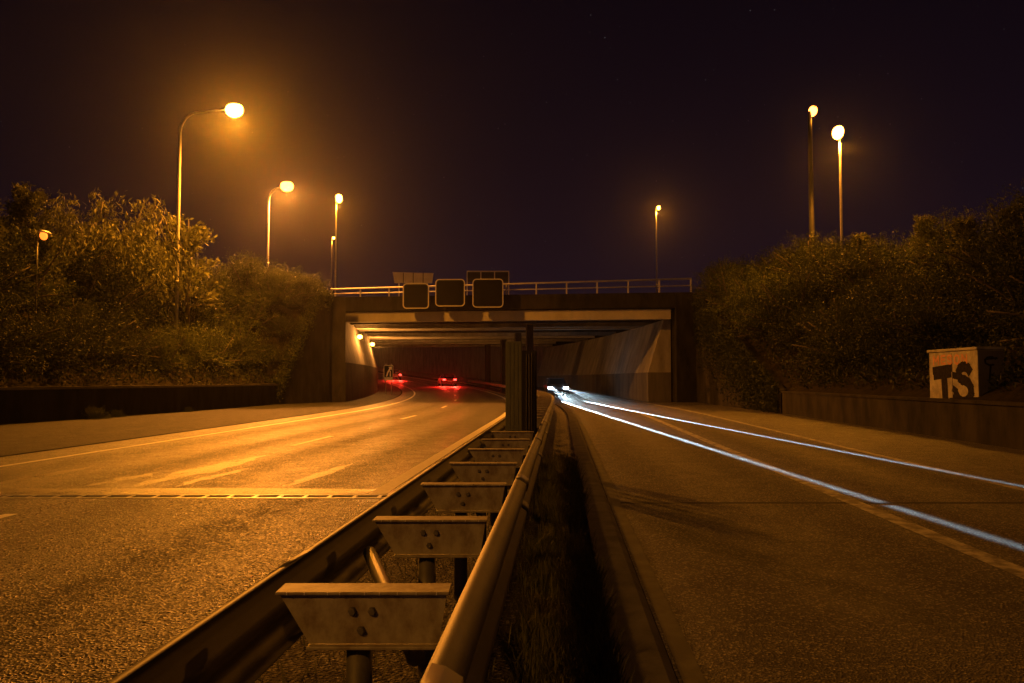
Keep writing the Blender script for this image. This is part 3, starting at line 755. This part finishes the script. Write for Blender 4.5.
def ground_z(d, u):
    inside = 51.5 < d <= 97.1
    uL = uLf(d); uR = 8.2 if inside else 9.8
    if u < uL:
        bL = bLf(d)
        return max(bL, min(6.8, bL + (uL-u)*.75))
    bR = 6.8 if inside else (1.0 if d < 34.5 else 1.0 + (d-34.5)/17*5.7)
    return max(bR, min(6.8, bR + (u-uR)*.62))
def plant(k, d, u, s=1.0, label=None, group=None, cat='shrub', sz=None):
    o = KIND[k] if k not in used else copy_tree(KIND[k]); used.add(k)
    o.location = (cx(d)+u, d, ground_z(d, u)-.15); o.rotation_euler = (0, 0, rnd.uniform(0, 6.28))
    o.scale = (s, s, (sz or s)*rnd.uniform(.92, 1.08)); tag(o, label, cat, group); return o
GL, GR_ = 'shrubs on the left embankment', 'shrubs on the right embankment'
LB = 'leafy shrub at the foot of the left embankment just above the low wall'
LM = 'leafy shrub halfway up the left embankment'
LT = 'tall leafy shrub along the top of the left embankment'
for d in (17, 19.5, 22, 24.5, 27, 29.5, 32, 34.5, 37, 39.5, 42, 44.5, 47):
    plant(rnd.choice('cda'), d + rnd.uniform(-.6, .6), uLf(d) - 1.7 + rnd.uniform(-.4, .3), rnd.uniform(.75, .95)*(.72 if 34 < d < 41 else 1), LB, GL)
for d in (18, 21, 24, 27, 30, 33, 36, 39, 42, 45, 48):
    plant(rnd.choice('abd'), d + rnd.uniform(-.8, .8), uLf(d) - 4.6 + rnd.uniform(-.5, .5), rnd.uniform(.9, 1.1), LM, GL)
for d in (21, 25, 29, 33, 37, 41, 45, 49):
    plant(rnd.choice('ab'), d + rnd.uniform(-.8, .8), uLf(d) - 8.2 + rnd.uniform(-.6, .6), rnd.uniform(.75, .95), LT, GL)
for d in (48.0, 48.9, 49.8, 50.8):
    plant('c', d, uLf(d) - .9, .55, 'small shrub close behind the sloping top of the left wing wall', GL)
LE = 'rounded shrub beside the left end of the bridge above its wing wall'
for d, u, s in ((52.4, -15.6, .62), (51.0, -16.7, .75), (49.6, -17.0, .72), (48.5, -18.3, .8), (53.3, -18.4, .85), (50.5, -19.2, .95), (53.5, -21.0, .9), (51, -22.5, 1.0), (56.5, -17.5, .7)):
    plant('a', d, u, s, LE, GL)
plant('w', 38, -22.0, 1.1, 'weeping tree with drooping branches standing out of the left bushes', None, 'tree')
plant('t', 42.5, -19.7, 1.4, 'upright young tree beside the tall curved lamp', None, 'tree')
RB = 'dark shrub low on the right embankment behind the wall'
RM = 'leafy shrub halfway up the right embankment'
RT = 'leafy shrub catching lamp light on top of the right embankment'
for d in (14, 17, 21.5, 24.5, 27, 29.5, 32, 34.5, 37, 39.5):
    plant(rnd.choice('cd'), d + rnd.uniform(-.5, .5), 11.9 + rnd.uniform(-.2, .5) + (1.4 if 17 < d < 23.5 else 0), rnd.uniform(.75, .95), RB, GR_)
for d in (17, 20, 23, 26, 29, 32, 35, 38, 41, 44):
    plant(rnd.choice('cdd'), d + rnd.uniform(-.8, .8), 14.6 + rnd.uniform(-.4, .4), rnd.uniform(.85, 1.05), RM, GR_)
for d in (20, 24, 28, 32, 36, 40, 44, 48, 52):
    plant(rnd.choice('ab'), d + rnd.uniform(-.8, .8), 18.2 + rnd.uniform(-.6, .6), rnd.uniform(.8, .95), RT, GR_)
RE = 'shrub overhanging the right end of the bridge and its wing wall'
for d, u, s in ((51.0, 11.2, .78), (48.5, 11.1, .85), (46.0, 11.2, .9), (43.2, 11.2, .95), (40.5, 11.4, 1.0), (52.8, 13.2, .85), (47, 14.0, .95), (50, 14.5, 1.0)):
    plant('a', d, u, s, RE, GR_)

for d, u, sc in ((33, -21.6, .75), (35, -23.5, .85), (30.5, -22.8, .9), (40.5, -21.0, .8), (28, -22.0, .8)):
    plant('t', d, u, sc, 'thin upright young tree poking out of the left bushes', 'young trees on the left embankment', 'tree')
for d, u, sc in ((37, 17.2, .55), (33, 16.8, .6), (29, 16.6, .6), (41, 15.8, .5), (26, 16.4, .6)):
    plant('t', d, u, sc, 'thin upright young tree on top of the right bushes', 'young trees on the right embankment', 'tree')

for d, u, sc in ((29.8, -17.45, .26), (31.2, -17.4, .16), (36.5, -17.0, .14)):
    plant('c', d, u, sc, 'small weed at the foot of the left retaining wall', 'weeds along the left wall', 'weed').location.z = -.06

# ground cover on the slopes and grass in the median
def cover(name, spots, size, m, seed, aspect=.4, up=.6):
    rg = np.random.default_rng(seed); P = np.asarray(spots)
    D = np.tile(np.array([[0, 0, up]]), (len(P), 1))
    o = bpy.data.objects.new(name, leaf_mesh(name, leaves_at(P, D, size, rg, aspect).reshape(-1, 3), rg.uniform(0, 1, len(P)), LEAF[m])); col.objects.link(o)
    tag(o, kind='stuff'); return o
rg = np.random.default_rng(9)
sp = []
for i in range(26000):
    d = rg.uniform(10, 51); u = uLf(d) - .05 - abs(rg.normal(0, 4.0)); sp.append((cx(d)+u, d, ground_z(d, u) + rg.uniform(-.05, .5)))
for i in range(26000):
    d = rg.uniform(8, 50); u = 9.95 + abs(rg.normal(0, 4.0)); sp.append((cx(d)+u, d, ground_z(d, u) + rg.uniform(-.05, .5)))
cover('undergrowth', sp, .16, 'dark', 11)['label'] = 'low leafy undergrowth covering both embankments'
# ivy hanging over the right wing wall
sp = []
for i in range(22000):
    d = rg.uniform(34.6, 50.5); top = 1.0 + 5.75*(d-34.45)/16.15
    z = top + .15 - abs(rg.normal(0, 1.5)); 
    if z > 0: sp.append((cx(d)+9.5-rg.uniform(.02, .22), d, z))
cover('ivy', sp, .15, 'dark', 12)['label'] = 'ivy hanging down the right wing wall'
sp = []
for i in range(9000):
    d = rg.uniform(47.0, 51.6); top = bLf(d) + .2
    z = top - abs(rg.normal(0, .5)) + rg.uniform(-.1, .25)
    sp.append((cx(d)+uLf(d)+.25+rg.uniform(-.5, .15), d, z))
cover('ivy', sp, .15, 'olive', 13)['label'] = 'ivy along the sloping top of the left wing wall'
def grass():
    rg = np.random.default_rng(21); Q, V = [], []
    cl = [(rg.uniform(1.2, 14), rg.uniform(-.22, .24)) for _ in range(170)] + [(rg.uniform(1.6, 6), rg.uniform(.12, .25)) for _ in range(40)]
    for i in range(15000):
        if rg.random() < .8:
            k = cl[rg.integers(len(cl))]; d = k[0] + rg.normal(0, .10); u = k[1] + rg.normal(0, .06); hh = rg.uniform(.07, .24)
        else:
            d = rg.uniform(1.0, 16); u = rg.uniform(-1.6, .25); hh = rg.uniform(.03, .10)
        u = min(u, .25)
        b = np.array([cx(d)+u, d, -.01]); a = rg.uniform(0, 6.28); lean = rg.uniform(.1, .9)*hh
        tip = b + np.array([math.cos(a)*lean, math.sin(a)*lean, hh]); mid = (b+tip)/2 + np.array([0, 0, hh*.14])
        w_ = np.array([-math.sin(a), math.cos(a), 0])*rg.uniform(.002, .005)
        Q += [b-w_, b+w_, mid+w_*.8, mid-w_*.8, mid-w_*.8, mid+w_*.8, tip+w_*.1, tip-w_*.1]; v = rg.uniform(0, 1); V += [v, v]
    o = bpy.data.objects.new('grass', leaf_mesh('grass', np.array(Q), V, LEAF['grass'])); col.objects.link(o)
    tag(o, 'tufts of grass and weeds in the median beside the guardrail', kind='stuff')
grass()

# ---------------------------------------------------------------- thin haze, added to give the lamps a glow
HAZE = 0.0003
if HAZE > 0:
    hm = bpy.data.materials.new('glow_haze'); hm.use_nodes = True
    n, l = hm.node_tree.nodes, hm.node_tree.links
    n.remove(n['Principled BSDF'])
    pv = n.new('ShaderNodeVolumePrincipled'); pv.inputs['Density'].default_value = HAZE; pv.inputs['Anisotropy'].default_value = .9
    pv.inputs['Color'].default_value = (.85, .85, .85, 1)
    l.new(pv.outputs[0], n['Material Output'].inputs['Volume'])
    h = MB().box(-1650, 1650, -80, 1560, -2.0, 30).build('haze', hm); tag(h, kind='stuff')
